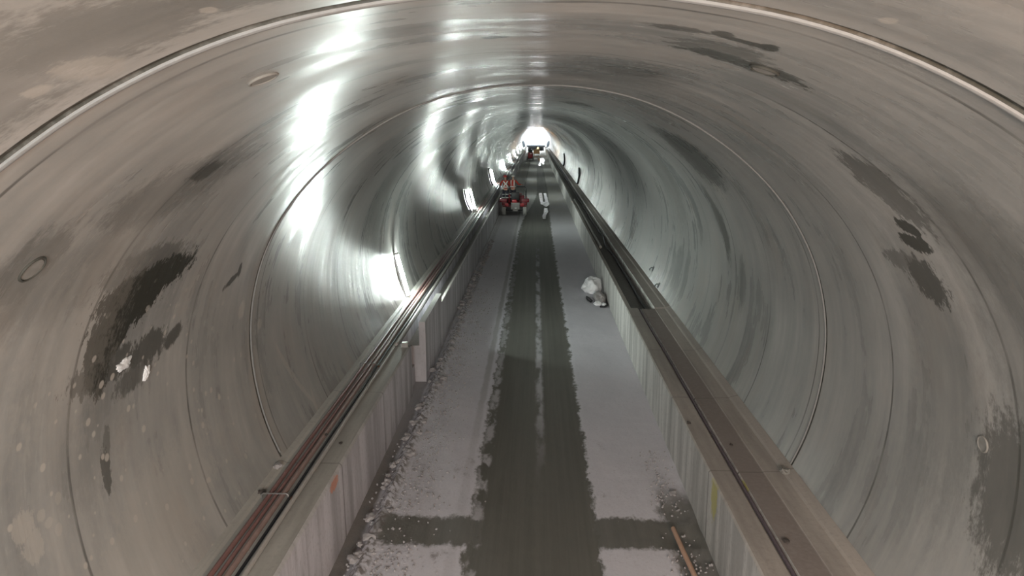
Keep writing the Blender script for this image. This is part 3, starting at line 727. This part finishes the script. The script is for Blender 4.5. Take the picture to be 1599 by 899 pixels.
part('guard_rail', M['dark_steel'], lambda b: (tube(b, [(-.68, 1.75, .57), (-.68, 1.75, 1.5), (-.6, 1.75, 1.58), (.6, 1.75, 1.58), (.68, 1.75, 1.5), (.68, 1.75, .57)], .022, 8), tube(b, [(-.68, 1.75, 1.1), (.68, 1.75, 1.1)], .018, 8), tube(b, [(.66, .55, .98), (.66, .55, 1.4), (.67, 1.1, 1.45), (.68, 1.75, 1.48)], .02, 8)))
sc = part('steering_column', M['dark_steel'], lambda b: tube(b, [(-.25, 1.7, .58), (-.25, 1.55, 1.35)], .03, 8))
part('steering_wheel', M['black'], lambda b: tube(b, [(-.25 + .17 * math.cos(k * PI / 10), 1.55 + .05 * math.sin(k * PI / 10), 1.38 + .16 * math.sin(k * PI / 10)) for k in range(21)], .014, 6, False), sc)
person('worker with white cross on the orange-red vest and red helmet, on the carrier', (CX - .57, CY + .85, .575), .15, M['helmet_r'], 'X', ((-.30, .10, 1.17), (-.22, .36, 1.15)), ((.29, .08, 1.15), (.24, .34, 1.12)), .03)
person('worker with two upright white bands on the vest and pale helmet, on the carrier', (CX - .12, CY + 1.20, .575), -.2, M['helmet_w'], 'U', ((-.28, .04, 1.14), (-.22, .27, 1.10)), ((.34, .0, 1.2), (.48, .16, 1.18)), .02)

# ------------------------------------------------------------------ far end
t = thing('loader', 'small red loader on the left of the bed far down the tunnel, before the gantry', 'vehicle', (-.95, 128., 0))
for s in (-1, 1): wheel(s * .5, .1, .3, .22, t); wheel(s * .5, 1.3, .3, .22, t)
part('body', M['red_paint'], lambda b: (box(b, (0, .7, .62), (.78, 1.9, .55), .08), box(b, (0, -.1, 1.0), (.66, .5, .5), .08)), t)
part('cab', M['dark_steel'], lambda b: box(b, (0, .75, 1.3), (.78, .9, .95), .06, None, (.9, .85)), t)
part('loader_arm', M['dark_red'], lambda b: [tube(b, [(s * .42, .1, 1.0), (s * .42, .9, 1.25), (s * .42, 1.9, .8), (s * .42, 2.2, .35)], .06, 8) for s in (-1, 1)], t)
part('bucket', M['dark_steel'], lambda b: prism(b, [(-.55, .1), (-.55, .55), (.55, .55), (.55, .1)], [2.15, 2.55]), t)
part('rear_lamp', M['white_lens'], lambda b: box(b, (.1, -.36, 1.08), (.25, .04, .14), .01), t)
t = thing('site_trolley', 'pale box trolley with orange glow in its colour, standing in front of the gantry', 'trolley', (.15, 150, 0))
part('box', M['cab'], lambda b: box(b, (0, .5, .80), (1.25, 1.0, .85), .05), t)
part('lid', M['grey_paint'], lambda b: box(b, (0, .5, 1.25), (1.32, 1.08, .07), .02), t)
for s in (-1, 1):
    wheel(s * .5, .15, .18, .1, t); wheel(s * .5, .85, .18, .1, t)
part('push_handle', M['dark_steel'], lambda b: tube(b, [(-.5, -.0, .9), (-.5, -.2, 1.15), (.5, -.2, 1.15), (.5, 0, .9)], .025, 8), t)
def beacon(x, y, z, label):
    t = thing('warning_beacon', label, 'beacon', (x, y, z))
    part('base', M['dark_steel'], lambda b: bmesh.ops.create_cone(b, cap_ends=True, segments=16, radius1=.14, radius2=.12, depth=.1, matrix=Matrix.Translation((0, 0, .05))), t)
    part('lens', M['amber'], lambda b: bmesh.ops.create_cone(b, cap_ends=True, segments=16, radius1=.11, radius2=.08, depth=.24, matrix=Matrix.Translation((0, 0, .22))), t)
beacon(.4, 150.5, 1.288, 'amber warning beacon on the pale trolley')
GY = 184.
t = thing('gantry', 'dark steel work gantry across the far end of the tunnel under the floodlights', 'gantry', (0, GY, 0))
for s in (-1, 1):
    def panel(b, s=s):
        R = []
        for yy in (0, 3.):
            outer = [wall_pt(a if s > 0 else 180 - a, yy, .12) for a in range(-38, -5, 3)]; inner = [wall_pt(a if s > 0 else 180 - a, yy, .12 + .55 * math.sin((a + 42) / 40 * PI)**.7) for a in range(-38, -5, 3)]
            R.append([b.verts.new(p) for p in outer + inner[::-1]])
        n = len(R[0])
        for k in range(n): b.faces.new((R[0][k], R[0][(k + 1) % n], R[1][(k + 1) % n], R[1][k]))
        b.faces.new(R[0]); b.faces.new(R[1])
    part('side_form', M['blue_steel'], panel, t)
    part('post', M['dark_steel'], lambda b: box(b, (s * 1.85, .2, .62), (.18, .18, 1.24), .02), t)
    part('post', M['dark_steel'], lambda b: box(b, (s * 1.85, 2.8, .62), (.18, .18, 1.24), .02), t)
part('deck', M['blue_steel'], lambda b: box(b, (0, 1.5, 1.29), (4.6, 3.1, .14), .02), t)
part('cross_beam', M['dark_steel'], lambda b: box(b, (0, .1, 1.08), (4.4, .14, .26), .02), t)
part('back_skirt', M['dark_steel'], lambda b: box(b, (0, 2.9, .62), (3.5, .05, 1.2)), t)
def flood(x, z, label):
    t = thing('floodlight', label, 'floodlight', (x, GY + 1.2, 1.365))
    part('stand', M['dark_steel'], lambda b: (tube(b, [(-.25, -.2, .02), (0, 0, .5), (.25, -.2, .02)], .03, 8), tube(b, [(0, 0, .45), (0, .0, z)], .035, 8), tube(b, [(0, .3, .02), (0, 0, .5)], .03, 8)), t)
    part('housing', M['dark_steel'], lambda b: box(b, (0, .06, z + .25), (.78, .14, .62), .03), t)
    part('lit_panel', M['flood'], lambda b: box(b, (0, -.025, z + .25), (.70, .02, .54), .008), t)
for x, z, l in ((-.95, 2.0, 'leftmost floodlight on the far gantry'), (-.42, 2.9, 'second floodlight from the left on the far gantry, raised high'), (.45, 2.9, 'third floodlight from the left on the far gantry, raised high'), (.98, 2.0, 'rightmost floodlight on the far gantry')): flood(x, z, l)

# ------------------------------------------------------------------ light
def area(name, loc, target, size, power, col):
    l = bpy.data.lights.new(name, 'AREA'); l.size = size; l.energy = power; l.color = col
    o = bpy.data.objects.new(name, l); C.objects.link(o); o.location = loc
    o.rotation_euler = (Vector(target) - Vector(loc)).to_track_quat('-Z', 'Y').to_euler(); return o
area('headwall_light', (0, GY + 4, 2.0), (0, YEND, 3.4), 1.5, 900, (.93, .98, 1))
area('shaft_light_warm', (2.0, -2.4, 3.9), (2.6, 3.2, 4.4), .7, 200, (1, .56, .32))
area('fill_light_neutral', (-.3, -4.4, 4.5), (0, 9, -.5), 2.4, 650, (.975, 1, .965))  # unseen fill lamp added behind the camera to brighten the near tunnel
w = bpy.data.worlds.new('world'); S.world = w; w.use_nodes = True
w.node_tree.nodes['Background'].inputs[0].default_value = (.6, .55, .5, 1); w.node_tree.nodes['Background'].inputs[1].default_value = .15

# ------------------------------------------------------------------ camera
cd = bpy.data.cameras.new('camera'); cam = bpy.data.objects.new('camera', cd); C.objects.link(cam)
F = 1155.; cd.sensor_fit = 'HORIZONTAL'; cd.sensor_width = 36; cd.lens = F / 1599 * 36; cd.clip_start = .05; cd.clip_end = 600
yaw, pit = math.radians(1.81867), math.radians(12.04732)
fw = Vector((-math.sin(yaw) * math.cos(pit), math.cos(yaw) * math.cos(pit), -math.sin(pit))); rt = Vector((math.cos(yaw), math.sin(yaw), 0)); up = rt.cross(fw)
cam.matrix_world = Matrix.Translation((0, 0, 5.0)) @ Matrix((rt, up, -fw)).transposed().to_4x4()
S.camera = cam
